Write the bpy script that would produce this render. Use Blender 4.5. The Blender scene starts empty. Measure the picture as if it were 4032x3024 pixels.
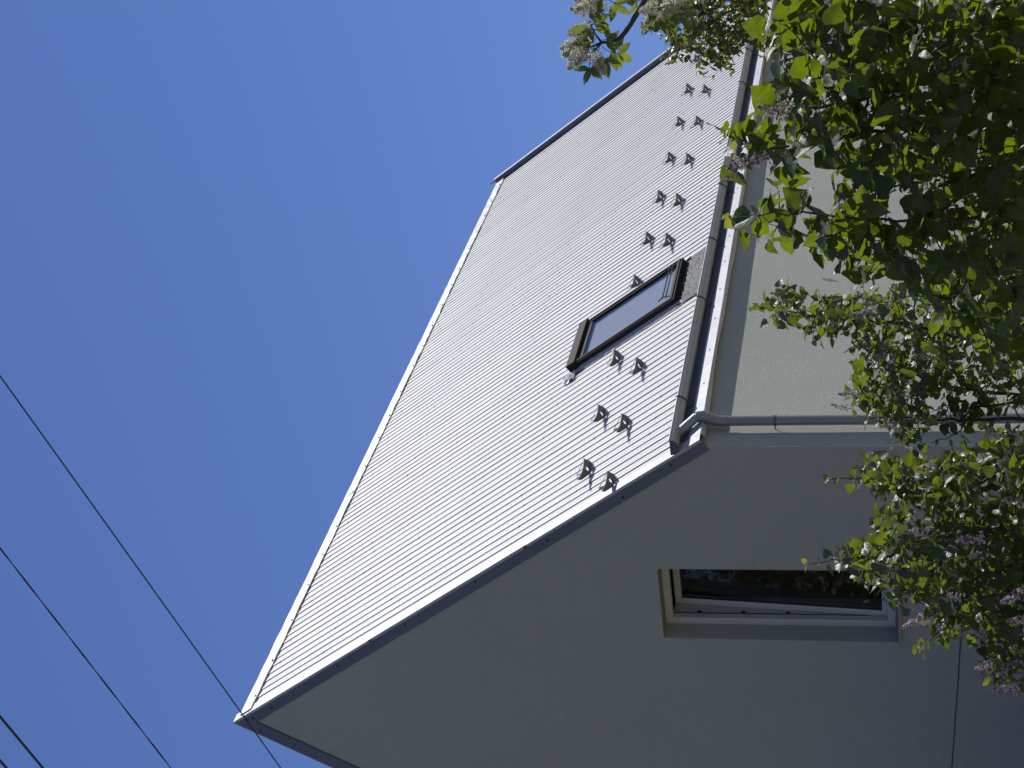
import bpy, math, random
import numpy as np
from mathutils import Vector, Matrix
rnd = random.Random(7)
R = math.radians

# ------------------------------------------------------------------ camera, world, sun
scene = bpy.context.scene
COL = scene.collection
CAM = np.array([0.0, 0.0, 1.5])
CR = np.array([0.18322123, 0.12191722, -0.97548253])     # picture right (the photograph is turned: right = down)
CD = np.array([-0.4978447, 0.86713874, 0.01486795])      # picture down
CF = np.array([0.84769135, 0.48291469, 0.21957407])      # view direction
cd = bpy.data.cameras.new('camera')
cam = bpy.data.objects.new('camera', cd)
COL.objects.link(cam)
cd.sensor_width = 36.0
cd.lens = 36.0 * 6591.24 / 4032.0
cd.clip_start = 0.1
cd.clip_end = 2000.0
cam.matrix_world = Matrix(((CR[0], -CD[0], -CF[0], CAM[0]),
                           (CR[1], -CD[1], -CF[1], CAM[1]),
                           (CR[2], -CD[2], -CF[2], CAM[2]),
                           (0, 0, 0, 1)))
scene.camera = cam

SUN = Vector((2.3, -1.0, 2.6)).normalized()
world = bpy.data.worlds.new("World")
scene.world = world
world.use_nodes = True
wn = world.node_tree.nodes
wl = world.node_tree.links
wn.clear()
sky = wn.new('ShaderNodeTexSky')
sky.sky_type = 'NISHITA'
sky.sun_disc = False
sky.sun_elevation = math.asin(SUN.z)
sky.sun_rotation = math.atan2(SUN.x, SUN.y)
sky.altitude = 300
sky.air_density = 1.0
sky.dust_density = 0.1
sky.ozone_density = 1.6
bg = wn.new('ShaderNodeBackground')
bg.inputs['Strength'].default_value = 0.10
wo = wn.new('ShaderNodeOutputWorld')
hs = wn.new('ShaderNodeHueSaturation')
hs.inputs['Saturation'].default_value = 1.0
hs.inputs['Hue'].default_value = 0.5
wl.new(sky.outputs[0], hs.inputs['Color'])
gm_ = wn.new('ShaderNodeGamma')
gm_.inputs['Gamma'].default_value = 0.50
tn_ = wn.new('ShaderNodeMixRGB')
tn_.blend_type = 'MULTIPLY'
tn_.inputs[0].default_value = 1.0
tn_.inputs[2].default_value = (0.68, 1.0, 2.0, 1)
wl.new(hs.outputs[0], gm_.inputs['Color'])
wl.new(gm_.outputs[0], tn_.inputs[1])
wl.new(tn_.outputs[0], bg.inputs[0])
wl.new(bg.outputs[0], wo.inputs[0])

sd = bpy.data.lights.new('sun', 'SUN')
sd.energy = 5.0
sd.angle = R(0.5)
sd.color = (1.0, 0.975, 0.93)
sun = bpy.data.objects.new('sun', sd)
COL.objects.link(sun)
sun.rotation_euler = SUN.to_track_quat('Z', 'Y').to_euler()

scene.view_settings.view_transform = 'Standard'
scene.view_settings.look = 'None'
scene.view_settings.gamma = 1.0
scene.view_settings.use_curve_mapping = False
scene.view_settings.exposure = 0.1


# ------------------------------------------------------------------ helpers
def at(px, py, depth):
    """A place in the garden, seen along one sight line at the given distance."""
    u = px * 4032 / 2212 - 2016
    v = py * 4032 / 2212 - 1512
    return CAM + (CR * u / 6591.24 + CD * v / 6591.24 + CF) * depth


def seen(p):
    q = np.asarray(p) - CAM
    w = q @ CF
    return (q @ CR) / w * 6591.24 / 1.8228 + 1106, (q @ CD) / w * 6591.24 / 1.8228 + 829.5, w


def tag(o, label=None, cat=None, group=None, kind=None):
    if label: o['label'] = label
    if cat: o['category'] = cat
    if group: o['group'] = group
    if kind: o['kind'] = kind
    return o


def empty(name, loc=(0, 0, 0)):
    o = bpy.data.objects.new(name, None)
    o.empty_display_size = 0.2
    COL.objects.link(o)
    o.location = loc
    return o


def link(name, me, parent=None, mats=None):
    o = bpy.data.objects.new(name, me)
    COL.objects.link(o)
    if parent is not None:
        o.parent = parent
    return o


class MB:
    """collects polygons and makes one mesh"""
    def __init__(self):
        self.v = []
        self.f = []
        self.m = []

    def add(self, vs, fs, mi=0):
        n = len(self.v)
        self.v += [tuple(p) for p in vs]
        self.f += [tuple(i + n for i in f) for f in fs]
        self.m += [mi] * len(fs)

    def box(self, x0, x1, y0, y1, z0, z1, mi=0):
        vs = [(x0, y0, z0), (x1, y0, z0), (x1, y1, z0), (x0, y1, z0), (x0, y0, z1), (x1, y0, z1), (x1, y1, z1), (x0, y1, z1)]
        self.add(vs, [(0, 3, 2, 1), (4, 5, 6, 7), (0, 1, 5, 4), (1, 2, 6, 5), (2, 3, 7, 6), (3, 0, 4, 7)], mi)

    def prism(self, poly, a, b, mi=0):
        """poly: list of 3-D points (one end), moved by vector a->b given as start offset a and end offset b"""
        n = len(poly)
        A = [tuple(np.array(p) + np.array(a)) for p in poly]
        B = [tuple(np.array(p) + np.array(b)) for p in poly]
        self.add(A + B, [tuple(range(n))[::-1], tuple(range(n, 2 * n))] + [(i, (i + 1) % n, n + (i + 1) % n, n + i) for i in range(n)], mi)

    def tube(self, pts, rad, seg=8, mi=0, cap=True):
        pts = [np.array(p, float) for p in pts]
        n = len(pts)
        if not hasattr(rad, '__len__'):
            rad = [rad] * n
        ref = None
        rings = []
        for i, p in enumerate(pts):
            d = pts[min(i + 1, n - 1)] - pts[max(i - 1, 0)]
            d /= (np.linalg.norm(d) + 1e-12)
            if ref is None:
                ref = np.cross(d, [0.3, 0.2, 1.0])
                if np.linalg.norm(ref) < 1e-3:
                    ref = np.cross(d, [1, 0, 0])
            ref = ref - d * (ref @ d)
            ref /= (np.linalg.norm(ref) + 1e-12)
            b = np.cross(d, ref)
            rings.append([p + rad[i] * (ref * math.cos(2 * math.pi * k / seg) + b * math.sin(2 * math.pi * k / seg)) for k in range(seg)])
        vs = [q for r in rings for q in r]
        fs = []
        for i in range(n - 1):
            for k in range(seg):
                k2 = (k + 1) % seg
                fs.append((i * seg + k, i * seg + k2, (i + 1) * seg + k2, (i + 1) * seg + k))
        if cap:
            fs.append(tuple(range(seg))[::-1])
            fs.append(tuple(range((n - 1) * seg, n * seg)))
        self.add(vs, fs, mi)

    def mesh(self, name, mats, smooth=False):
        me = bpy.data.meshes.new(name)
        me.from_pydata(self.v, [], self.f)
        for m in (mats if isinstance(mats, (list, tuple)) else [mats]):
            me.materials.append(m)
        if len(set(self.m)) > 1:
            me.polygons.foreach_set('material_index', self.m)
        if smooth:
            me.polygons.foreach_set('use_smooth', [True] * len(me.polygons))
        me.update()
        import bmesh
        bm = bmesh.new()
        bm.from_mesh(me)
        if len(bm.faces) < 20000:
            bmesh.ops.recalc_face_normals(bm, faces=bm.faces)
        bm.to_mesh(me)
        bm.free()
        return me

    def build(self, name, mats, parent=None, smooth=False, angle=None):
        me = self.mesh(name, mats, smooth)
        if smooth and angle:
            try:
                me.set_sharp_from_angle(angle=R(angle))
            except Exception:
                pass
        return link(name, me, parent)


def bevel(o, w, seg=2):
    m = o.modifiers.new('bevel', 'BEVEL')
    m.width = w
    m.segments = seg
    m.limit_method = 'ANGLE'
    m.angle_limit = R(40)
    return o


# ------------------------------------------------------------------ materials
def mat(name, color, rough=0.6, metal=0.0, spec=0.5, noise=None, bump=None, fine=None, rand=0.0, streak=None):
    """noise=(scale, amount, colour2) broad tone variation; bump=(scale, strength, distance); rand = tone per object"""
    m = bpy.data.materials.new(name)
    m.use_nodes = True
    nt = m.node_tree
    N, L = nt.nodes, nt.links
    p = N['Principled BSDF']
    p.inputs['Roughness'].default_value = rough
    p.inputs['Metallic'].default_value = metal
    p.inputs['Specular IOR Level'].default_value = spec
    tc = N.new('ShaderNodeTexCoord')
    col = N.new('ShaderNodeRGB')
    col.outputs[0].default_value = (*color, 1)
    out = col.outputs[0]
    if noise:
        t = N.new('ShaderNodeTexNoise')
        t.inputs['Scale'].default_value = noise[0]
        t.inputs['Detail'].default_value = 6
        t.inputs['Roughness'].default_value = 0.6
        L.new(tc.outputs['Object'], t.inputs['Vector'])
        r = N.new('ShaderNodeMapRange')
        r.inputs[1].default_value = 0.35
        r.inputs[2].default_value = 0.68
        r.inputs[3].default_value = 0
        r.inputs[4].default_value = noise[1]
        L.new(t.outputs[0], r.inputs[0])
        mx = N.new('ShaderNodeMixRGB')
        L.new(r.outputs[0], mx.inputs[0])
        L.new(out, mx.inputs[1])
        mx.inputs[2].default_value = (*noise[2], 1)
        out = mx.outputs[0]
    if streak:
        mp = N.new('ShaderNodeMapping')
        mp.inputs['Scale'].default_value = streak[0]
        L.new(tc.outputs['Object'], mp.inputs[0])
        t = N.new('ShaderNodeTexNoise')
        t.inputs['Scale'].default_value = 1.0
        t.inputs['Detail'].default_value = 5
        L.new(mp.outputs[0], t.inputs['Vector'])
        r = N.new('ShaderNodeMapRange')
        r.inputs[1].default_value = 0.45
        r.inputs[2].default_value = 0.75
        r.inputs[4].default_value = streak[1]
        L.new(t.outputs[0], r.inputs[0])
        mx = N.new('ShaderNodeMixRGB')
        L.new(r.outputs[0], mx.inputs[0])
        L.new(out, mx.inputs[1])
        mx.inputs[2].default_value = (*streak[2], 1)
        out = mx.outputs[0]
    if fine:
        t = N.new('ShaderNodeTexNoise')
        t.inputs['Scale'].default_value = fine[0]
        t.inputs['Detail'].default_value = 2
        L.new(tc.outputs['Object'], t.inputs['Vector'])
        r = N.new('ShaderNodeMapRange')
        r.inputs[1].default_value = 0.3
        r.inputs[2].default_value = 0.7
        r.inputs[3].default_value = 1 - fine[1]
        r.inputs[4].default_value = 1 + fine[1]
        L.new(t.outputs[0], r.inputs[0])
        mx = N.new('ShaderNodeVectorMath')
        mx.operation = 'SCALE'
        L.new(out, mx.inputs[0])
        L.new(r.outputs[0], mx.inputs[3])
        out = mx.outputs[0]
    if rand:
        oi = N.new('ShaderNodeObjectInfo')
        r = N.new('ShaderNodeMapRange')
        r.inputs[3].default_value = 1 - rand
        r.inputs[4].default_value = 1 + rand
        L.new(oi.outputs['Random'], r.inputs[0])
        mx = N.new('ShaderNodeVectorMath')
        mx.operation = 'SCALE'
        L.new(out, mx.inputs[0])
        L.new(r.outputs[0], mx.inputs[3])
        out = mx.outputs[0]
    L.new(out, p.inputs['Base Color'])
    if bump:
        t = N.new('ShaderNodeTexNoise')
        t.inputs['Scale'].default_value = bump[0]
        t.inputs['Detail'].default_value = 4
        t.inputs['Roughness'].default_value = 0.7
        L.new(tc.outputs['Object'], t.inputs['Vector'])
        b = N.new('ShaderNodeBump')
        b.inputs['Strength'].default_value = bump[1]
        b.inputs['Distance'].default_value = bump[2]
        L.new(t.outputs[0], b.inputs['Height'])
        L.new(b.outputs[0], p.inputs['Normal'])
    return m


def leaf_mat(name, c1, c2, trans, mixf=0.45, rough=0.38, spec=0.5):
    m = bpy.data.materials.new(name)
    m.use_nodes = True
    nt = m.node_tree
    N, L = nt.nodes, nt.links
    p = N['Principled BSDF']
    out = N['Material Output']
    p.inputs['Roughness'].default_value = rough
    p.inputs['Specular IOR Level'].default_value = spec
    g = N.new('ShaderNodeNewGeometry')
    tc = N.new('ShaderNodeTexCoord')
    t = N.new('ShaderNodeTexNoise')
    t.inputs['Scale'].default_value = 5.0
    t.inputs['Detail'].default_value = 3
    L.new(g.outputs['Position'], t.inputs['Vector'])
    t2 = N.new('ShaderNodeTexNoise')
    t2.inputs['Scale'].default_value = 60.0
    L.new(g.outputs['Position'], t2.inputs['Vector'])
    ad = N.new('ShaderNodeMath')
    ad.operation = 'ADD'
    L.new(t.outputs[0], ad.inputs[0])
    L.new(t2.outputs[0], ad.inputs[1])
    r = N.new('ShaderNodeMapRange')
    r.inputs[1].default_value = 0.7
    r.inputs[2].default_value = 1.3
    L.new(ad.outputs[0], r.inputs[0])
    mx = N.new('ShaderNodeMixRGB')
    mx.inputs[1].default_value = (*c1, 1)
    mx.inputs[2].default_value = (*c2, 1)
    L.new(r.outputs[0], mx.inputs[0])
    L.new(mx.outputs[0], p.inputs['Base Color'])
    oi = N.new('ShaderNodeObjectInfo')
    b = N.new('ShaderNodeBump')
    b.inputs['Strength'].default_value = 0.35
    b.inputs['Distance'].default_value = 0.004
    t3 = N.new('ShaderNodeTexNoise')
    t3.inputs['Scale'].default_value = 90.0
    t3.inputs['Detail'].default_value = 2
    L.new(g.outputs['Position'], t3.inputs['Vector'])
    L.new(t3.outputs[0], b.inputs['Height'])
    L.new(b.outputs[0], p.inputs['Normal'])
    tr = N.new('ShaderNodeBsdfTranslucent')
    mt = N.new('ShaderNodeMixRGB')
    mt.inputs[1].default_value = (*trans, 1)
    mt.inputs[2].default_value = (trans[0] * 0.55, trans[1] * 0.7, trans[2] * 0.8, 1)
    L.new(r.outputs[0], mt.inputs[0])
    L.new(mt.outputs[0], tr.inputs['Color'])
    ms = N.new('ShaderNodeMixShader')
    ms.inputs[0].default_value = mixf
    L.new(p.outputs[0], ms.inputs[1])
    L.new(tr.outputs[0], ms.inputs[2])
    L.new(ms.outputs[0], out.inputs[0])
    return m


M = {}
M['plaster'] = mat('grey_render', (0.385, 0.402, 0.355), 0.9, noise=(0.5, 0.8, (0.352, 0.368, 0.325)), streak=((1.2, 1.2, .35), 0.35, (0.37, 0.37, 0.33)), fine=(110, 0.10), bump=(95, 0.8, 0.012), spec=0.2)
M['reveal'] = mat('reveal_render', (0.31, 0.30, 0.24), 0.9, noise=(3, 0.6, (0.28, 0.255, 0.17)), bump=(160, 0.3, 0.004), spec=0.2)
M['roof'] = mat('white_roof_metal', (0.48, 0.48, 0.475), 0.55, noise=(1.1, 0.6, (0.43, 0.43, 0.43)), streak=((9, 0.5, 0.5), 0.45, (0.46, 0.46, 0.45)), rand=0.04, spec=0.25)
M['roof_stained'] = mat('white_roof_metal_stained', (0.47, 0.47, 0.465), 0.55, noise=(1.1, 0.6, (0.52, 0.52, 0.52)), streak=((22, 2.5, 2.5), 0.8, (0.36, 0.36, 0.35)), rand=0.03, spec=0.3)
M['flash'] = mat('white_flashing', (0.40, 0.40, 0.415), 0.45, noise=(5, 0.4, (0.33, 0.335, 0.36)), bump=(2.5, 0.35, 0.03), spec=0.4)
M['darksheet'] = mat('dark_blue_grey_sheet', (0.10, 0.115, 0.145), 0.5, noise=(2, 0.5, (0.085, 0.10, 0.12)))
M['deck'] = mat('brown_soffit_board', (0.08, 0.066, 0.048), 0.8, noise=(4, 0.5, (0.055, 0.045, 0.034)))
M['barge'] = mat('blue_grey_barge_board', (0.115, 0.13, 0.165), 0.5, noise=(1.5, 0.6, (0.09, 0.105, 0.125)), fine=(30, 0.05))
M['gutter'] = mat('grey_zinc', (0.28, 0.30, 0.30), 0.45, 0.2, noise=(3, 0.6, (0.23, 0.25, 0.25)), fine=(25, 0.06), streak=((1.5, 9, 9), 0.4, (0.20, 0.215, 0.21)))
M['pipe'] = mat('grey_downpipe_metal', (0.22, 0.235, 0.24), 0.4, 0.35, noise=(3, 0.5, (0.19, 0.205, 0.21)))
M['bracket'] = mat('dark_bracket_steel', (0.10, 0.11, 0.11), 0.5, 0.4)
M['guard'] = mat('dark_snow_guard_metal', (0.075, 0.078, 0.07), 0.6, 0.0, noise=(30, 0.5, (0.08, 0.082, 0.075)))
M['skyframe'] = mat('dark_skylight_metal', (0.018, 0.016, 0.017), 0.7, 0.0, spec=0.15, noise=(6, 0.5, (0.024, 0.022, 0.022)))
M['lead'] = mat('crinkled_lead', (0.018, 0.018, 0.019), 0.6, 0.0, noise=(25, 0.8, (0.05, 0.05, 0.05)), bump=(28, 1.0, 0.02))
M['pvc'] = mat('white_window_frame', (0.52, 0.53, 0.51), 0.45, noise=(4, 0.4, (0.46, 0.46, 0.43)))
M['pvcgrey'] = mat('grey_frame_rebate', (0.42, 0.44, 0.44), 0.5)
M['seal'] = mat('black_seal', (0.02, 0.021, 0.024), 0.6)
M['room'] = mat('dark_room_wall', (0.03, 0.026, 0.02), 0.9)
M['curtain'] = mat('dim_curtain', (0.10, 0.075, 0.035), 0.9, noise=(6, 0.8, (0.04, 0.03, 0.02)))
M['screw'] = mat('dark_screw_head', (0.16, 0.15, 0.15), 0.5, 0.4)
M['wire'] = mat('black_cable', (0.015, 0.016, 0.022), 0.6)
M['bark'] = mat('dark_bark', (0.055, 0.042, 0.034), 0.85, noise=(12, 0.6, (0.09, 0.075, 0.06)), bump=(60, 0.6, 0.01))
M['twig'] = mat('twig_bark', (0.06, 0.045, 0.033), 0.8, noise=(20, 0.6, (0.10, 0.085, 0.06)))
M['bounce_ground'] = mat('pale_bounce_ground', (0.36, 0.33, 0.21), 0.95, noise=(0.8, 0.8, (0.31, 0.29, 0.18)), fine=(40, 0.3), bump=(40, 1.0, 0.05))  # unseen ground, coloured pale and warm to bounce light onto the shaded gable
M['lilac_leaf'] = leaf_mat('lilac_leaf', (0.016, 0.028, 0.012), (0.030, 0.046, 0.018), (0.40, 0.50, 0.012), 0.26, 0.5, 0.4)
M['lilac_leaf_mid'] = leaf_mat('lilac_leaf_smaller', (0.020, 0.034, 0.013), (0.038, 0.054, 0.022), (0.38, 0.47, 0.015), 0.24, 0.46, 0.62)
M['small_leaf'] = leaf_mat('small_leaf', (0.024, 0.040, 0.014), (0.042, 0.062, 0.020), (0.38, 0.40, 0.03), 0.28, 0.4, 0.5)
M['ash_leaf'] = leaf_mat('ash_leaf', (0.05, 0.075, 0.025), (0.085, 0.10, 0.035), (0.30, 0.34, 0.05), 0.42, 0.4, 0.5)
M['young_leaf'] = leaf_mat('young_leaf', (0.16, 0.16, 0.03), (0.22, 0.19, 0.04), (0.5, 0.45, 0.05), 0.4, 0.4, 0.5)
M['lilac_flower'] = leaf_mat('lilac_floret', (0.48, 0.36, 0.44), (0.66, 0.57, 0.62), (0.5, 0.40, 0.48), 0.3, 0.6, 0.3)
M['dry_flower'] = leaf_mat('withered_floret', (0.13, 0.06, 0.045), (0.25, 0.16, 0.15), (0.2, 0.1, 0.07), 0.25, 0.7, 0.2)
M['cream_flower'] = leaf_mat('cream_floret', (0.74, 0.70, 0.54), (0.66, 0.58, 0.40), (0.80, 0.74, 0.55), 0.5, 0.6, 0.3)

# tinted glass for the panes: reflects the sky and lets the dark room show
def glass(name, tint, rough=0.02, k=1.25):
    m = bpy.data.materials.new(name)
    m.use_nodes = True
    N, L = m.node_tree.nodes, m.node_tree.links
    N.clear()
    o = N.new('ShaderNodeOutputMaterial')
    g = N.new('ShaderNodeBsdfGlossy')
    g.inputs['Roughness'].default_value = rough
    t = N.new('ShaderNodeBsdfTransparent')
    t.inputs['Color'].default_value = (*tint, 1)
    f = N.new('ShaderNodeLayerWeight')
    f.inputs['Blend'].default_value = 0.5
    pw = N.new('ShaderNodeMath')
    pw.operation = 'POWER'
    pw.inputs[1].default_value = 5.0
    L.new(f.outputs['Facing'], pw.inputs[0])
    mr = N.new('ShaderNodeMath')
    mr.operation = 'MULTIPLY_ADD'
    mr.use_clamp = True
    mr.inputs[1].default_value = 0.95 * k
    mr.inputs[2].default_value = 0.045 * k
    L.new(pw.outputs[0], mr.inputs[0])
    x = N.new('ShaderNodeMixShader')
    L.new(mr.outputs[0], x.inputs[0])
    L.new(t.outputs[0], x.inputs[1])
    L.new(g.outputs[0], x.inputs[2])
    L.new(x.outputs[0], o.inputs[0])
    return m


M['glass'] = glass('window_glass', (0.75, 0.78, 0.76))
M['roofglass'] = glass('skylight_glass', (0.8, 0.82, 0.84), 0.05, 1.0)
M['sky_reflection_sheet'] = mat('grey_sky_reflection', (0.62, 0.62, 0.62), 0.8)

# ------------------------------------------------------------------ ground
g = MB()
g.add([(-300, -300, 0), (300, -300, 0), (300, 300, 0), (-300, 300, 0)], [(0, 1, 2, 3)])
ground = g.build('ground', M['bounce_ground'])
tag(ground, kind='structure')

# ------------------------------------------------------------------ the house
XW, XE = 11.915, 25.3            # gable wall, far end
YW = 7.424                     # eaves wall
UP = np.array([0.0, 0.5570, 0.8305])
NR = np.array([0.0, -0.8305, 0.5570])
O = np.array([0.0, 7.35, 3.0422])


def rp(x, s, h=0.0):
    return O + np.array([x, 0, 0]) + UP * s + NR * h


house = empty('house', (XW, YW, 0))
tag(house, 'grey rendered gabled house with a steep white ribbed metal roof and tilted window', 'house')
HO = Vector((XW, YW, 0))


def hpart(mb, name, mats, parent=None, smooth=False, angle=None):
    """a part given in world coordinates, placed under the house (or one of its parts)"""
    o = mb.build(name, mats, None, smooth, angle)
    o.parent = parent if parent is not None else house
    if parent is None:
        o.location = -HO
    return o


SR = 5.70                     # roof slope length to the ridge
RY, RZ = (O + UP * SR)[1:]
P2 = R(59.7)                  # far slope is a little steeper
U2 = np.array([0, math.cos(P2), -math.sin(P2)])
N2 = np.array([0, math.sin(P2), math.cos(P2)])
WY0, WY1, WZ0, WZ1 = 8.678, 9.453, 1.45, 3.520   # window opening
YB = 13.15


def ztop(y):   # underside of the roof deck over y
    if y < RY:
        return O[2] + (y - O[1]) * UP[2] / UP[1] - 0.052 / UP[1]
    return RZ - (y - RY) * math.tan(P2) - 0.018 / math.cos(P2)


gw = MB()
for a, b, z0, z1 in ((YW, WY0, 0, None), (WY0, WY1, 0, WZ0), (WY0, WY1, WZ1, None), (WY1, RY, 0, None), (RY, YB, 0, None)):
    pa, pb = (z1 or ztop(a)), (z1 or ztop(b))
    gw.prism([(XW, a, z0), (XW, b, z0), (XW, b, pb), (XW, a, pa)], (0, 0, 0), (0.3, 0, 0))
hpart(gw, 'gable_wall', M['plaster'])
ew = MB()
ew.box(XW + 0.3, XE, YW, YW + 0.3, 0, ztop(YW) + 0.004)
hpart(ew, 'eaves_wall', M['plaster'])
bw = MB()
bw.box(XW + 0.3, XE, YB - 0.3, YB, 0, ztop(YB))
bw.prism([(XE, YW, 0), (XE, YB, 0), (XE, YB, ztop(YB)), (XE, RY, ztop(RY)), (XE, YW, ztop(YW))], (-0.3, 0, 0), (0.0, 0, 0))
hpart(bw, 'rear_wall', M['plaster'])

# roof deck, both slopes
dk = MB()
dk.prism([rp(11.93, 0.03, -0.012), rp(11.93, SR - .02, -0.012), rp(11.93, SR - .1, -0.095), rp(11.93, 0.30, -0.095), rp(11.93, 0.03, -0.045)], (0, 0, 0), (XE - 11.93, 0, 0))
A2 = np.array([11.93, RY, RZ])
s2 = 5.5
dk.prism([A2 - N2 * .012 + U2 * 0.12, A2 + U2 * s2 - N2 * .012, A2 + U2 * s2 - N2 * .095, A2 - N2 * .095 + U2 * .12], (0, 0, 0), (XE - 11.93, 0, 0))
roof = hpart(dk, 'roof', M['deck'])

# the ribbed panels: one lapped strip after the other, the lip facing the gable
PITCH = 0.1225
S0 = 0.26
n_strips = int((XE - 0.06 - 11.985) / PITCH)
def strip_mesh(hh):
    st = MB()
    a, b = S0, SR - 0.035
    lo, hi = -0.010, 0.0
    prof = [(0.014, lo), (0.012, hi + .001), (0, hi + hh - .0022), (0, hi + hh), (0.018, hi + hh + .0008), (PITCH * 0.55, hi + hh * .45), (PITCH + 0.004, hi), (PITCH + 0.004, lo)]
    st.prism([rp(x, a, h) - O for x, h in prof], (0, 0, 0), tuple(UP * (b - a)))
    return st.mesh('roof_panel', M['roof'])
def with_mat(me, m_):
    me = me.copy()
    me.materials[0] = m_
    return me
strips = [strip_mesh(h) for h in (0.0086, 0.0094, 0.0080)]
stained = with_mat(strips[1], M['roof_stained'])
for i in range(n_strips):
    o = link('roof_panel', stained if i in (8, 17, 25, 26, 34, 43, 52, 53, 61, 70, 79, 88, 97) else strips[(i * 7 + i // 3) % 3], roof)
    o.location = (11.985 + i * PITCH, O[1], O[2] + rnd.uniform(-.0006, .0006))
# back slope: plain sheet with ribs, out of view
bs = MB()
bs.prism([A2 + np.array([.05, 0, 0]), A2 + np.array([.05, 0, 0]) + U2 * (s2 + .05), A2 + np.array([.05, 0, 0]) + U2 * (s2 + .05) - N2 * .01, A2 + np.array([.05, 0, 0]) - N2 * .01], (0, 0, 0), (XE - 12.0, 0, 0))
hpart(bs, 'back_slope_sheet', M['roof'], roof)

# screws: on the lip lines, in slanting rows like the fixing pattern
sc = MB()
for i in range(n_strips):
    x = 11.985 + i * PITCH
    for r in range(7):
        s = 0.55 + r * 0.80 + (i % 3) * 0.055 + rnd.uniform(-.02, .02)
        if (i + 2 * r) % 5 not in (0, 2) or rnd.random() < .2 or s > SR - .15:
            continue
        if 15.0 < x < 16.3 and 0.5 < s < 2.15:
            continue
        c = rp(x - .003, s, 0.004)
        ex = np.array([.009, 0, 0])
        ey = UP * .012
        top = c + NR * .008
        sc.add([c - ex - ey, c + ex - ey, c + ex + ey, c - ex + ey, top - ex * .6 - ey * .6, top + ex * .6 - ey * .6, top + ex * .6 + ey * .6, top - ex * .6 + ey * .6],
               [(4, 5, 6, 7), (0, 1, 5, 4), (1, 2, 6, 5), (2, 3, 7, 6), (3, 0, 4, 7)])
o = hpart(sc, 'screw_head', M['screw'], roof)
tag(o, kind='stuff')

# eaves apron: smooth white sheet under the gutter with a turned-down drip
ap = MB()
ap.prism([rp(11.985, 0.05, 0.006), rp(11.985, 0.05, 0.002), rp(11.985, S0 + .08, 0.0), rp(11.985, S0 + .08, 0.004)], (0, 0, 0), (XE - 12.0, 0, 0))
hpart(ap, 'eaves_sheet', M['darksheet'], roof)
for k in range(5):
    x0, x1 = 11.985 + k * 2.7, min(11.985 + (k + 1) * 2.7 + .02, XE - .01)
    w_ = 0.125 + (0.006, -0.004, 0.008, 0.0, 0.005)[k]
    e = .0012 * (k % 2)
    ap = MB()
    ap.prism([rp(x0, 0.0, 0.016 + e), rp(x0, 0.0, 0.009), rp(x0, w_, 0.009), rp(x0, w_, 0.012 + e)], (0, 0, 0), (x1 - x0, 0, 0))
    n_ = 18
    vs = []
    for i in range(n_ + 1):
        x = x0 + (x1 - x0) * i / n_
        q = -0.026 - .012 * math.sin(x * 1.7) - .006 * math.sin(x * 4.1) + rnd.uniform(-.002, .002)
        o_ = .004 * math.sin(x * 2.3)
        vs += [rp(x, -0.0005, 0.016 + e), rp(x, -0.006 - o_ * .5, 0.010), rp(x, -0.012 - o_, q)]
    ap.add(vs, [f for i in range(n_) for f in ((i * 3, i * 3 + 3, i * 3 + 4, i * 3 + 1), (i * 3 + 1, i * 3 + 4, i * 3 + 5, i * 3 + 2))])
    hpart(ap, 'drip_strip', M['flash'], roof)
es = MB()
for x in np.arange(12.9, 25, 0.62):
    c = rp(x, 0.06, 0.014)
    es.tube([c - NR * .002, c + NR * .006], 0.010, 8)
tag(hpart(es, 'flashing_screw', M['screw'], roof), kind='stuff')

# ridge cap: folded sheet in slightly crumpled lengths
for k in range(7):
    x0 = 11.93 + k * 1.93
    x1 = min(x0 + 1.95, XE - 0.02)
    rc = MB()
    nn = 14
    vs = []
    for i in range(nn + 1):
        x = x0 + (x1 - x0) * i / nn
        j = lambda a: rnd.uniform(-a, a)
        h = 0.018 + 0.0015 * (k % 2)
        ap_ = np.array([x, RY, RZ + 0.045 + j(.003)])
        lo = rp(x, SR - 0.125 + j(.004), h + .006 + j(.006))
        lo2 = rp(x, SR - 0.125 + j(.002), h - .006 + j(.004))
        md = lo * .55 + ap_ * .45 + NR * j(.002)
        b1 = np.array([x, RY, RZ]) + U2 * 0.15 + N2 * 0.028
        vs += [lo2, lo, md, ap_, b1]
    fs = []
    for i in range(nn):
        for q in range(4):
            a = i * 5 + q
            fs.append((a, a + 1, a + 6, a + 5))
    rc.add(vs, fs)
    o = hpart(rc, 'ridge_cap', M['flash'], roof)
    md = o.modifiers.new('thick', 'SOLIDIFY')
    md.thickness = 0.002
    md.offset = -1
rs = MB()
for i, x in enumerate(np.arange(12.1, 25.2, PITCH * 5)):
    c = rp(x + rnd.uniform(-.06, .06), SR - 0.10, 0.026)
    rs.tube([c - NR * .004, c + NR * .010], 0.011, 6)
tag(hpart(rs, 'ridge_screw', M['screw'], roof), kind='stuff')

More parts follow.
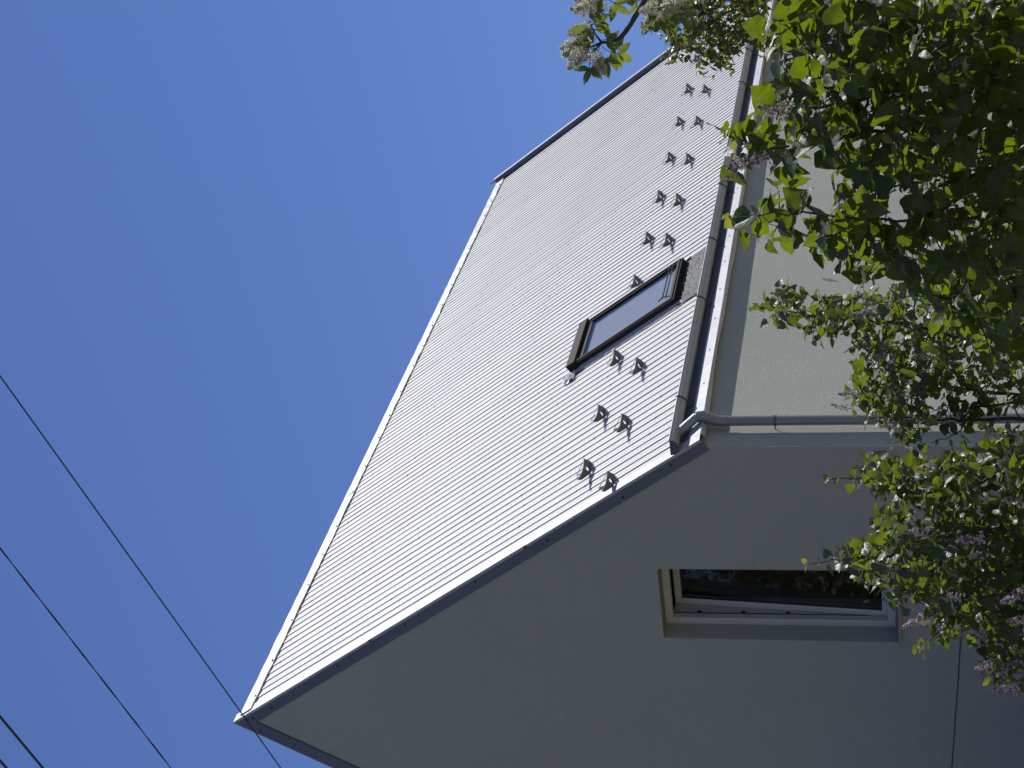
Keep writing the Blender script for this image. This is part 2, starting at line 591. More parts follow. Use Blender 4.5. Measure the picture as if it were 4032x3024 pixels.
# verge: blue grey barge boards on the gable with a white capping
AP = np.array([0.0, 10.600, 7.868])     # outer apex of the boards
def line_pt(s, h):
    return (O + UP * s + NR * h)[1:]
def side2(s, h):
    return (AP + U2 * s + N2 * h)[1:]
def isect(h):   # where both offset lines meet
    p = line_pt(0, h); q = side2(0, h)
    A = np.array([[UP[1], -U2[1]], [UP[2], -U2[2]]])
    t = np.linalg.solve(A, q - p)
    return p + UP[1:] * t[0]
topa = isect(0.0)
ina = isect(-0.122)
def yz(poly, x0, x1, mb):
    mb.prism([(x0, p[0], p[1]) for p in poly], (0, 0, 0), (x1 - x0, 0, 0))
b1 = MB()
yz([line_pt(0.0, 0.0), topa, ina, line_pt(0.0, -0.118)], 11.900, 11.925, b1)
o = hpart(b1, 'barge_board', M['barge'], roof)
b1 = MB()
yz([topa, side2(5.55, 0), side2(5.55, -0.132), ina], 11.900, 11.925, b1)
hpart(b1, 'barge_board', M['barge'], roof)
# soffit strip between board and wall
sf = MB()
yz([line_pt(0.02, -0.096), isect(-0.096), isect(-0.112), line_pt(0.02, -0.112)], 11.925, 11.93, sf)
hpart(sf, 'verge_soffit', M['barge'], roof)
# capping in overlapping lengths
for k in range(3):
    a, b = 0.0 + k * 1.95, min(0.0 + (k + 1) * 1.95 + .03, 5.83)
    cp = MB()
    hh = 0.014 + .002 * (k % 2)
    cp.prism([rp(11.893, a, hh), rp(11.893, a, -0.012), rp(11.897, a, -0.012), rp(11.897, a, hh - .003), rp(12.012, a, hh - .003), rp(12.012, a, hh)], (0, 0, 0), tuple(UP * (b - a)))
    hpart(cp, 'verge_capping', M['flash'], roof)
cp = MB()
c0 = np.array([11.893, topa[0], topa[1]])
cp.prism([c0 + N2 * .012, c0 + np.array([.12, 0, 0]) + N2 * .012, c0 + np.array([.12, 0, 0]) + N2 * .004, c0 + N2 * .004], (0, 0, 0), tuple(U2 * 5.55))
hpart(cp, 'verge_capping', M['flash'], roof)
bsr = MB()
for s, hq in ((0.35, -.05), (0.9, -.08), (1.75, -.06), (2.6, -.04), (3.5, -.05), (4.4, -.05), (5.35, -.07), (5.62, -.06)):
    c = rp(11.9, s, hq)
    bsr.tube([c + np.array([.002, 0, 0]), c - np.array([.008, 0, 0])], 0.010, 6)
for s in (0.25, 0.62, 1.3):
    c = AP + U2 * s - N2 * .05 + np.array([11.9, 0, 0])
    bsr.tube([c + np.array([.002, 0, 0]), c - np.array([.008, 0, 0])], 0.010, 6)
tag(hpart(bsr, 'board_screw', M['seal'], roof), kind='stuff')
# far verge upstand
fv = MB()
fv.prism([rp(XE - 0.02, 0.0, -.09), rp(XE - 0.02, SR + .05, -.09), rp(XE - 0.02, SR + .05, .075), rp(XE - 0.02, 0.0, .075)], (0, 0, 0), (.05, 0, 0))
hpart(fv, 'far_verge_upstand', M['barge'], roof)
fv = MB()
fv.prism([rp(XE - 0.025, 0.0, .076), rp(XE - 0.025, SR + .06, .076), rp(XE - 0.025, SR + .06, .086), rp(XE - 0.025, 0.0, .086)], (0, 0, 0), (.075, 0, 0))
fv.tube([rp(XE, SR + .02, .05), rp(XE - .03, SR + .14, .07)], .018, 6)
hpart(fv, 'far_verge_capping', M['flash'], roof)

# snow guards
def guard_mesh():
    mb = MB()
    out = [(.15, 0), (.15, .035), (.09, .112), (.04, .098), (-.10, .088), (-.26, .106), (-.20, .064), (-.11, .030), (-.02, 0.0)]
    th = .0035
    # outline around a round hole and a small slot: fan of quads between hole ring and outline
    cx, cy, r = 0.015, 0.040, 0.027
    ring = []
    outp = []
    angs = sorted([2 * math.pi * k / 20 for k in range(20)] + [math.atan2(p[1] - cy, p[0] - cx) % (2 * math.pi) for p in out])
    n = len(angs)
    for a in angs:
        d = (math.cos(a), math.sin(a))
        # cast to outline
        best = None
        for i in range(len(out)):
            p, q = out[i], out[(i + 1) % len(out)]
            e = (q[0] - p[0], q[1] - p[1])
            den = d[0] * e[1] - d[1] * e[0]
            if abs(den) < 1e-9: continue
            t = ((p[0] - cx) * e[1] - (p[1] - cy) * e[0]) / den
            w = ((p[0] - cx) * d[1] - (p[1] - cy) * d[0]) / den
            if t > 0 and -1e-6 <= w <= 1 + 1e-6 and (best is None or t < best):
                best = t
        ring.append((cx + d[0] * min(r, best * .8), cy + d[1] * min(r, best * .8)))
        outp.append((cx + d[0] * best, cy + d[1] * best))
    for nm in (0, 1):
        pass
    def P3(p, off):
        return np.array([p[0], 0, 0]) + NR * p[1] + UP * off
    vs = [P3(p, -th) for p in ring] + [P3(p, -th) for p in outp] + [P3(p, th) for p in ring] + [P3(p, th) for p in outp]
    fs = []
    for k in range(n):
        k2 = (k + 1) % n
        fs += [(k, k2, n + k2, n + k), (2 * n + k2, 2 * n + k, 3 * n + k, 3 * n + k2), (n + k, n + k2, 3 * n + k2, 3 * n + k), (k2, k, 2 * n + k, 2 * n + k2)]
    mb.add(vs, fs)
    # brace running up the slope to the roof, folded from the same plate
    a0, a1 = P3((.075, .10), 0), P3((.10, .098), 0)
    b0, b1 = np.array([.085, 0, 0]) + UP * .17 + NR * .006, np.array([.115, 0, 0]) + UP * .17 + NR * .006
    mb.add([a0, a1, b1, b0, a0 + NR * .004, a1 + NR * .004, b1 + NR * .004, b0 + NR * .004],
           [(0, 1, 2, 3), (4, 5, 6, 7), (0, 1, 5, 4), (1, 2, 6, 5), (2, 3, 7, 6), (3, 0, 4, 7)])
    return mb
gm = guard_mesh()
gme = gm.mesh('snow_guard', M['guard'])
GA = [23.82, 22.551, 21.288, 20.029, 18.789, 17.598, 16.491, 14.762, 13.667, 12.685]
GB = [24.4, 23.163, 21.917, 20.735, 19.452, 18.192, 17.089, 14.204, 13.149, 12.169]
for lst, s in ((GA, 1.335), (GB, 0.965)):
    for x in lst:
        o = link('snow_guard', gme, house)
        o.location = Vector(rp(x - 0.13, s + rnd.uniform(-.008, .008), 0.004)) - HO
        o.rotation_euler = (0, 0, rnd.uniform(-.05, .05))
        o.scale = (rnd.uniform(.93, 1.05), rnd.uniform(.95, 1.05), rnd.uniform(.95, 1.05))

# gutter above the eaves, on the slope
GS, GH, GR = 0.245, 0.092, 0.068
def arc(c, r, a0, a1, n):
    return [c + (UP * 0 + np.array([0, math.cos(a), math.sin(a)])) * r for a in np.linspace(a0, a1, n)]
gc = rp(0, GS, GH)
gt = MB()
outer = arc(gc, GR, R(178), R(362), 16)
inner = arc(gc, GR - .004, R(362), R(178), 16)
bead = arc(outer[0] + np.array([0, 0.006, 0.004]), 0.009, R(-90), R(200), 7)
XG0, XG1 = 11.91, 25.35
segs = [XG0, 14.05, 17.9, 21.7, XG1]
for k in range(4):
    x0, x1 = segs[k], segs[k + 1]
    gt = MB()
    r = GR + (0.002 if k % 2 else 0)
    outer = arc(gc, r, R(178), R(362), 18)
    inner = arc(gc, r - .004, R(362), R(178), 18)
    gt.prism([p for p in outer + inner], (x0 - .02, 0, 0), (x1 + .0, 0, 0))
    hpart(gt, 'gutter', M['gutter'], smooth=True, angle=35)
    gt = MB()
    gt.tube([np.array([x0 - .02, 0, 0]) + outer[0] + np.array([0, .004, .004]), np.array([x1, 0, 0]) + outer[0] + np.array([0, .004, .004])], 0.009, 8)
    hpart(gt, 'gutter_bead', M['gutter'], smooth=True, angle=35)
gt = MB()
gt.prism(arc(gc, GR + .004, R(178), R(362), 18), (XG0 - .028, 0, 0), (XG0 - .022, 0, 0))
hpart(gt, 'gutter_end_cap', M['bracket'])
for x in (12.62, 14.55, 15.9, 17.3, 18.9, 20.6, 21.9, 23.4, 24.8):
    br = MB()
    pts = [np.array([x, 0, 0]) + p for p in arc(gc, GR + .008, R(160), R(375), 16)]
    br.tube(pts, 0.006, 6)
    end = np.array([x, 0, 0]) + gc + np.array([0, GR * .5, -GR * .9])
    br.tube([pts[7], rp(x + .01, GS - .05, .012), rp(x + .01, GS - .12, .012)], 0.006, 6)
    hpart(br, 'gutter_bracket', M['bracket'], smooth=True)

# downpipe with swan neck
px_, py_ = 12.205, 7.346
dp = MB()
dp.tube([(px_, py_, 2.86), (px_, py_, 0.05)], 0.0435, 20)
pipe = hpart(dp, 'downpipe', M['pipe'], smooth=True, angle=40)
n0 = rp(12.13, GS - .02, GH - .03)
n1 = rp(12.215, 0.02, 0.066)
nk = MB()
nk.tube([n0, n1], 0.042, 18)
hpart(nk, 'swan_neck', M['gutter'], smooth=True, angle=40)
nk = MB()
nk.tube([n1 + (n0 - n1) * .02, n1 + np.array([.004, -.005, -.055]), (px_, py_ - .012, 2.955), (px_, py_, 2.90), (px_, py_, 2.84)], [0.047, 0.049, 0.049, .0475, .0475], 20)
hpart(nk, 'pipe_elbow', M['pipe'], smooth=True, angle=40)
for z in (2.44, 0.9):
    nk = MB()
    nk.tube([(px_, py_, z + .012), (px_, py_, z - .012)], 0.0465, 18)
    nk.tube([(px_ - .01, py_, z), (px_ - .01, YW + .01, z)], 0.006, 6)
    nk.tube([(px_ - .04, py_ - .045, z + .01), (px_ - .075, py_ - .02, z - .005)], 0.005, 6)
    hpart(nk, 'pipe_clip', M['bracket'], smooth=True, angle=40)

# skylight
sk = empty('skylight')
sk.parent = house
sk.location = -HO
SX0, SX1, SS0, SS1, SH = 15.09, 16.06, 0.63, 2.03, 0.085
def rbox(mb, x0, x1, s0, s1, h0, h1, mi=0):
    mb.prism([rp(x0, s0, h0), rp(x1, s0, h0), rp(x1, s0, h1), rp(x0, s0, h1)], (0, 0, 0), tuple(UP * (s1 - s0)), mi)
def sbox(nm, ma, *a, bev=0.004):
    mb = MB()
    rbox(mb, *a)
    o = hpart(mb, nm, ma, sk)
    bevel(o, bev)
    return o
W_ = 0.075
sbox('frame_side', M['skyframe'], SX0, SX0 + W_, SS0, SS1 - .10, 0.0, SH)
sbox('frame_side', M['skyframe'], SX1 - W_, SX1, SS0, SS1 - .10, 0.0, SH)
sbox('frame_bottom', M['skyframe'], SX0 + W_, SX1 - W_, SS0, SS0 + .07, 0.0, SH)
sbox('frame_top', M['skyframe'], SX0 + W_, SX1 - W_, SS1 - .16, SS1 - .10, 0.0, SH - .01)
sbox('hood', M['skyframe'], SX0 - .012, SX1 + .012, SS1 - .10, SS1 + .02, 0.0, SH + .03, bev=.008)
sbox('sash_edge', M['skyframe'], SX0 + .018, SX0 + .05, SS0 + .02, SS1 - .11, SH, SH + .012)
sbox('sash_edge', M['skyframe'], SX1 - .05, SX1 - .018, SS0 + .02, SS1 - .11, SH, SH + .012)
sbox('sash_edge', M['skyframe'], SX0 + .05, SX1 - .05, SS0 + .02, SS0 + .05, SH, SH + .012)
sbox('pane', M['roofglass'], SX0 + W_, SX1 - W_, SS0 + .07, SS1 - .16, SH - .022, SH - .016, bev=.001)
sbox('sky_reflection_sheet', M['sky_reflection_sheet'], SX0 + W_, SX1 - W_, SS0 + .07, SS1 - .16, 0.008, SH - .045, bev=.001)  # pale sheet whose colour stands in for the sky reflected in the pane
mb = MB()
for h, ss in ((SH + .02, SS0 + .10), (SH + .03, SS0 + .135)):
    mb.tube([rp(SX0 + .10, ss, h), rp(SX1 - .10, ss, h)], 0.006, 6)
for xx in (SX0 + .13, SX1 - .13):
    mb.tube([rp(xx, SS0 + .06, SH), rp(xx, SS0 + .13, SH + .03), rp(xx, SS0 + .20, SH + .02)], 0.006, 6)
hpart(mb, 'safety_bar', M['skyframe'], sk, smooth=True)
# lead apron under it, as a crinkled sheet
la = MB()
nx, ns = 26, 10
vs, fs = [], []
for i in range(nx + 1):
    for j in range(ns + 1):
        x = SX0 - .06 + (SX1 - SX0 + .14) * i / nx
        s = 0.30 + (SS0 + .005 - .30) * j / ns
        h = 0.016 + rnd.uniform(-.004, .006) + .004 * math.sin(i * 2.4)
        vs.append(rp(x, s, h))
for i in range(nx):
    for j in range(ns):
        a = i * (ns + 1) + j
        fs.append((a, a + ns + 1, a + ns + 2, a + 1))
la.add(vs, fs)
o = hpart(la, 'lead_apron', M['lead'], sk)
# side flashing and crumpled foil at its upper corner
fl = MB()
vs, fs = [], []
for i in range(41):
    s = SS0 - .06 + (SS1 - SS0 + .20) * i / 40
    for j, x in enumerate((SX0 - .075, SX0 - .04, SX0)):
        vs.append(rp(x + rnd.uniform(-.012, .004) * (j == 0), s, 0.011 + rnd.uniform(0, .006) + (.02 if j == 2 else 0)))
for i in range(40):
    for j in range(2):
        a = i * 3 + j
        fs.append((a, a + 1, a + 4, a + 3))
fl.add(vs, fs)
hpart(fl, 'side_flashing', M['flash'], sk)
fl = MB()
vs, fs = [], []
for i in range(41):
    s = SS0 - .06 + (SS1 - SS0 + .16) * i / 40
    for j, x in enumerate((SX1, SX1 + .04, SX1 + .07)):
        vs.append(rp(x + rnd.uniform(-.004, .012) * (j == 2), s, 0.011 + rnd.uniform(0, .006) + (.02 if j == 0 else 0)))
for i in range(40):
    for j in range(2):
        a = i * 3 + j
        fs.append((a, a + 1, a + 4, a + 3))
fl.add(vs, fs)
hpart(fl, 'side_flashing', M['flash'], sk)
fo = MB()
vs, fs = [], []
for i in range(7):
    for j in range(7):
        vs.append(rp(SX0 - .20 + .20 * i / 6 + rnd.uniform(-.01, .01), SS1 - .06 + .16 * j / 6 + rnd.uniform(-.01, .01), 0.014 + rnd.uniform(0, .030)))
for i in range(6):
    for j in range(6):
        a = i * 7 + j
        fs.append((a, a + 1, a + 8, a + 7))
fo.add(vs, fs)
hpart(fo, 'crumpled_foil', M['flash'], sk)

# gable window: reveal, frame, tilted sash
wi = empty('window')
wi.parent = house
wi.location = -HO
XF = 12.129
rv = MB()
t_ = .004
rv.box(XW + .0, XF + .06, WY1 - t_, WY1 + .0, WZ0, WZ1)
rv.box(XW + .0, XF + .06, WY0, WY0 + t_, WZ0, WZ1)
rv.box(XW + .0, XF + .06, WY0 + t_, WY1 - t_, WZ1 - t_, WZ1)
hpart(rv, 'reveal', M['plaster'], wi)
rv = MB()
rv.box(XW + .0, XF + .06, WY0 + t_, WY1 - t_, WZ1 - t_ * 2, WZ1 - t_)
hpart(rv, 'head_reveal', M['reveal'], wi)
si = MB()
si.prism([(XW - .035, 0, WZ0 - .022), (XW - .035, 0, WZ0 - .002), (XF, 0, WZ0 + .022), (XF, 0, WZ0 + .001)], (0, WY0 - .02, 0), (0, WY1 + .03, 0))
hpart(si, 'sill', M['reveal'], wi)
FW = 0.068
def wb(nm, m_, a, par=wi):
    mb = MB()
    mb.box(*a)
    return bevel(hpart(mb, nm, m_, par), .004)
wb('frame', M['pvc'], (XF, XF + .07, WY1 - t_ - FW, WY1 - t_, WZ0 + .02, WZ1 - t_))
wb('frame', M['pvc'], (XF, XF + .07, WY0 + t_, WY0 + t_ + FW, WZ0 + .02, WZ1 - t_))
wb('frame', M['pvc'], (XF, XF + .07, WY0 + t_ + FW, WY1 - t_ - FW, WZ1 - t_ - FW, WZ1 - t_))
wb('frame', M['pvc'], (XF, XF + .07, WY0 + t_ + FW, WY1 - t_ - FW, WZ0 + .02, WZ0 + .02 + FW))
rb = MB()
ya, yb_ = WY0 + t_ + FW - .012, WY1 - t_ - FW + .012
rb.box(XF + .0705, XF + .34, yb_ + .002, yb_ + .03, WZ0 + .08, WZ1 - .07)
rb.box(XF + .07, XF + .095, ya, ya + .012, WZ0 + .08, WZ1 - .07)
hpart(rb, 'frame_rebate', M['pvcgrey'], wi)
sl = MB()
sl.box(XF + .085, XF + .092, yb_ - .004, yb_ + .001, WZ0 + .09, WZ1 - .08)
for z in (WZ0 + .35, WZ0 + .95, WZ0 + 1.35, WZ0 + 1.75):
    sl.box(XF + .10, XF + .112, yb_ - .012, yb_ + .001, z, z + .035)
hpart(sl, 'seal', M['seal'], wi)
# sash in its own frame, tilted in at the top
sash = empty('sash_pivot')
sash.parent = wi
zp, xp = WZ0 + .02 + FW - .012, XF + .072
tilt = math.atan2(0.165, 2.0)
def srot(p):
    x, y, z = p
    return (xp + x * math.cos(tilt) + z * math.sin(tilt), y, zp - x * math.sin(tilt) + z * math.cos(tilt))
bpy.data.objects.remove(sash)
HS = WZ1 - FW + .004 - zp - .0
SW = 0.062
def sb(nm, m_, a, mbk=None):
    mb = MB()
    mb.box(*a)
    mb.v = [srot(p) for p in mb.v]
    return bevel(hpart(mb, nm, m_, wi), .003)
sb('sash', M['pvc'], (0, .065, yb_ - SW, yb_, 0, HS))
sb('sash', M['pvc'], (0, .065, ya, ya + SW, 0, HS))
sb('sash', M['pvc'], (0, .065, ya + SW, yb_ - SW, HS - SW, HS))
sb('sash', M['pvc'], (0, .065, ya + SW, yb_ - SW, 0, SW))
sb('glazing_seal', M['seal'], (.004, .012, yb_ - SW - .012, yb_ - SW, SW, HS - SW))
sb('pane', M['glass'], (.014, .018, ya + SW, yb_ - SW, SW, HS - SW))
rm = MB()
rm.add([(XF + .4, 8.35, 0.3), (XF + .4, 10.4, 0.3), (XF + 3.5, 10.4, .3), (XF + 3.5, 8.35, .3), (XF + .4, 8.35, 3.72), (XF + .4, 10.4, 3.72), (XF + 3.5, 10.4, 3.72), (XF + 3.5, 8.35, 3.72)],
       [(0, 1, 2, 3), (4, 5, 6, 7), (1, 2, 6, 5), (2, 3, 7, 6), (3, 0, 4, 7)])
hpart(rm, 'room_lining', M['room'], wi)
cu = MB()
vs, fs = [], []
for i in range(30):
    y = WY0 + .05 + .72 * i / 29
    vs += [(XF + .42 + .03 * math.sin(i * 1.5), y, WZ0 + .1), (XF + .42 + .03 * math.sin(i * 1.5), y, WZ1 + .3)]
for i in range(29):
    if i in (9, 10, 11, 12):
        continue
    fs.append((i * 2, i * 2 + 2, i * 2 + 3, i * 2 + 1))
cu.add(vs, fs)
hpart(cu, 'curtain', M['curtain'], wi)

# ------------------------------------------------------------------ wires
def wire(name, a, b, r, ext0, ext1, sag, label, group=None, cat='cable', twist=False, n=40):
    a, b = np.array(a), np.array(b)
    d = (b - a)
    L_ = np.linalg.norm(d)
    d = d / L_
    p0, p1 = a - d * ext0, b + d * ext1
    T = ext0 + L_ + ext1
    pts = []
    for i in range(n + 1):
        t = i / n
        p = p0 + (p1 - p0) * t
        p[2] -= sag * (4 * t * (1 - t) - 4 * (ext0 + L_ / 2) / T * (1 - (ext0 + L_ / 2) / T))
        pts.append(p)
    mb = MB()
    if twist:
        for ph in (0, math.pi):
            q = []
            m_ = 260
            for i in range(m_ + 1):
                t = i / m_ * n
                k = min(int(t), n - 1)
                p = pts[k] + (pts[k + 1] - pts[k]) * (t - k)
                an = i / m_ * T * 2 * math.pi / 0.55 + ph
                q.append(p + r * .9 * np.array([math.cos(an) * .7, 0, math.sin(an)]))
            mb.tube(q, r, 6)
    else:
        mb.tube(pts, r, 6)
    o = mb.build(name, M['wire'], None, True)
    tag(o, label, cat, group)
    return o
G_ = 'overhead wires crossing the blue sky'
wire('overhead_wire', at(0, 808, 8.5), at(605, 1659, 10.3), 0.0042, 9, 14, .12, 'black overhead wire that passes in front of the tip of the gable', G_)
wire('overhead_wire', at(0, 1182, 8.5), at(368, 1659, 9.5), 0.0030, 9, 14, .12, 'thin twisted overhead wire in the sky, second from the corner, clear of the roof', G_, twist=True)
wire('overhead_wire', at(0, 1547, 6.5), at(92, 1659, 6.8), 0.0056, 7, 14, .10, 'thickest black overhead wire cutting the lower left corner of the sky', G_)
wire('overhead_wire', at(0, 1643, 6.5), at(14, 1659, 6.55), 0.0060, 7, 14, .10, 'short stub of black overhead wire at the very corner of the picture', G_)
# cable across the gable wall
cb = MB()
def wallp(px, py, x=11.908):
    r = at(px, py, 1.0) - CAM
    return CAM + r * ((x - 0) / r[0])
q = [wallp(*p) for p in ((2095, 1180), (2083, 1300), (2074, 1400), (2069, 1480), (2063, 1560), (2056, 1659), (2046, 1800), (2035, 1950))]
cb.tube(q, 0.0045, 6)
for p in (q[1], q[6]):
    cb.tube([p + np.array([-.006, 0, 0]), p + np.array([.012, 0, 0])], .008, 6)
tag(cb.build('wall_cable', M['wire'], None, True), 'thin dark cable fixed across the shaded gable wall below the window', 'cable')
# small chipped spot on the wall

# ------------------------------------------------------------------ plants
def leaf_proto(kind, var):
    """unit leaf: base at origin, tip at +Y, normal +Z; returns verts, quads"""
    rr = random.Random(var * 13 + len(kind))
    if kind == 'heart':
        T = [-.05, .02, .12, .26, .42, .58, .74, .88, 1.0]
        Wd = [.18, .34, .45, .48, .44, .34, .22, .09, .0]
        Tm = [0.04, .06, .13, .26, .42, .58, .74, .88, 1.0]
    elif kind == 'lance':
        T = Tm = [0, .10, .25, .42, .60, .76, .90, 1.0]
        Wd = [.0, .10, .19, .22, .20, .14, .06, .0]
    else:  # small ovate
        T = Tm = [0, .2, .45, .72, 1.0]
        Wd = [.05, .26, .30, .18, 0]
    fold = rr.uniform(.10, .55)
    curl = rr.uniform(-.25, .55)
    side = rr.uniform(-.25, .25)
    wav = rr.uniform(.02, .06)
    ph = rr.uniform(0, 6)
    ff = lambda t: curl * t * t
    vs = []
    for i, t in enumerate(T):
        x0 = side * t * t * .5
        z0 = -ff(t) * .6
        w = Wd[i]
        wz = wav * math.sin(ph + i * 1.9)
        wz2 = wav * math.sin(ph * 1.7 + i * 2.3)
        tm = Tm[i]
        vs += [(x0 - w, t, z0 + w * fold + wz), (x0 - w * .5, (t + tm) / 2, z0 + w * .5 * fold * .8 + wz * .4 + .012), (side * tm * tm * .5, tm, -ff(tm) * .6),
               (x0 + w * .5, (t + tm) / 2, z0 + w * .5 * fold * .8 + wz2 * .4 + .012), (x0 + w, t, z0 + w * fold + wz2)]
    fs = []
    for i in range(len(T) - 1):
        for q in range(4):
            a = i * 5 + q
            fs.append((a, a + 1, a + 6, a + 5))
    if kind != 'small':
        # petiole
        n = len(vs)
        w = .012
        y0 = Tm[0]
        vs += [(-w, y0 + .03, -.004), (w, y0 + .03, -.004), (w, -.30 if kind == 'heart' else -.06, -.03), (-w, -.30 if kind == 'heart' else -.06, -.03)]
        fs.append((n, n + 1, n + 2, n + 3))
    return np.array(vs), fs


PROTO = {k: [leaf_proto(k, v) for v in range(8)] for k in ('heart', 'lance', 'small')}


def leaf_mesh(kind, v, m):
    vs, fs = PROTO[kind][v]
    me = bpy.data.meshes.new('leaf')
    me.from_pydata([tuple(p) for p in vs], [], fs)
    me.materials.append(m)
    me.polygons.foreach_set('use_smooth', [True] * len(fs))
    me.update()
    return me


def frame(dirv, nrm):
    y = np.array(dirv, float)
    y /= np.linalg.norm(y)
    z = np.array(nrm, float) - y * (np.array(nrm) @ y)
    if np.linalg.norm(z) < 1e-4:
        z = np.cross(y, [.3, .5, .8])
    z /= np.linalg.norm(z)
    x = np.cross(y, z)
    return np.stack([x, y, z], 1)


def joined(name, kind, leaves, m, parent, stuff=True):
    """leaves: list of (pos, 3x3, size, variant)"""
    V, F = [], []
    off = 0
    for p, A, s, v in leaves:
        vs, fs = PROTO[kind][v]
        V.append(vs @ A.T * s + p)
        F.append(np.array([list(f) for f in fs]) + off)
        off += len(vs)
    if not V:
        return None
    V = np.concatenate(V)
    F = np.concatenate(F)
    me = bpy.data.meshes.new(name)
    me.from_pydata(V.tolist(), [], F.tolist())
    me.materials.append(m)
    me.polygons.foreach_set('use_smooth', [True] * len(F))
    me.update()
    o = link(name, me, parent)
    if parent is not None:
        o.location = -parent.location
    if stuff:
        o['kind'] = 'stuff'
    return o


def inpoly(x, y, P):
    c = False
    j = len(P) - 1
    for i in range(len(P)):
        xi, yi = P[i]
        xj, yj = P[j]
        if (yi > y) != (yj > y) and x < (xj - xi) * (y - yi) / (yj - yi) + xi:
            c = not c
        j = i
    return c


def rv3(a=1.0):
    return np.array([rnd.gauss(0, a), rnd.gauss(0, a), rnd.gauss(0, a)])


def catmull(P, n=6):
    P = [np.array(p, float) for p in P]
    Q = [2 * P[0] - P[1]] + P + [2 * P[-1] - P[-2]]
    out = []
    for i in range(1, len(Q) - 2):
        for k in range(n):
            t = k / n
            a, b, c, d = Q[i - 1], Q[i], Q[i + 1], Q[i + 2]
            out.append(.5 * ((2 * b) + (-a + c) * t + (2 * a - 5 * b + 4 * c - d) * t * t + (-a + 3 * b - 3 * c + d) * t ** 3))
    out.append(P[-1])
    return out


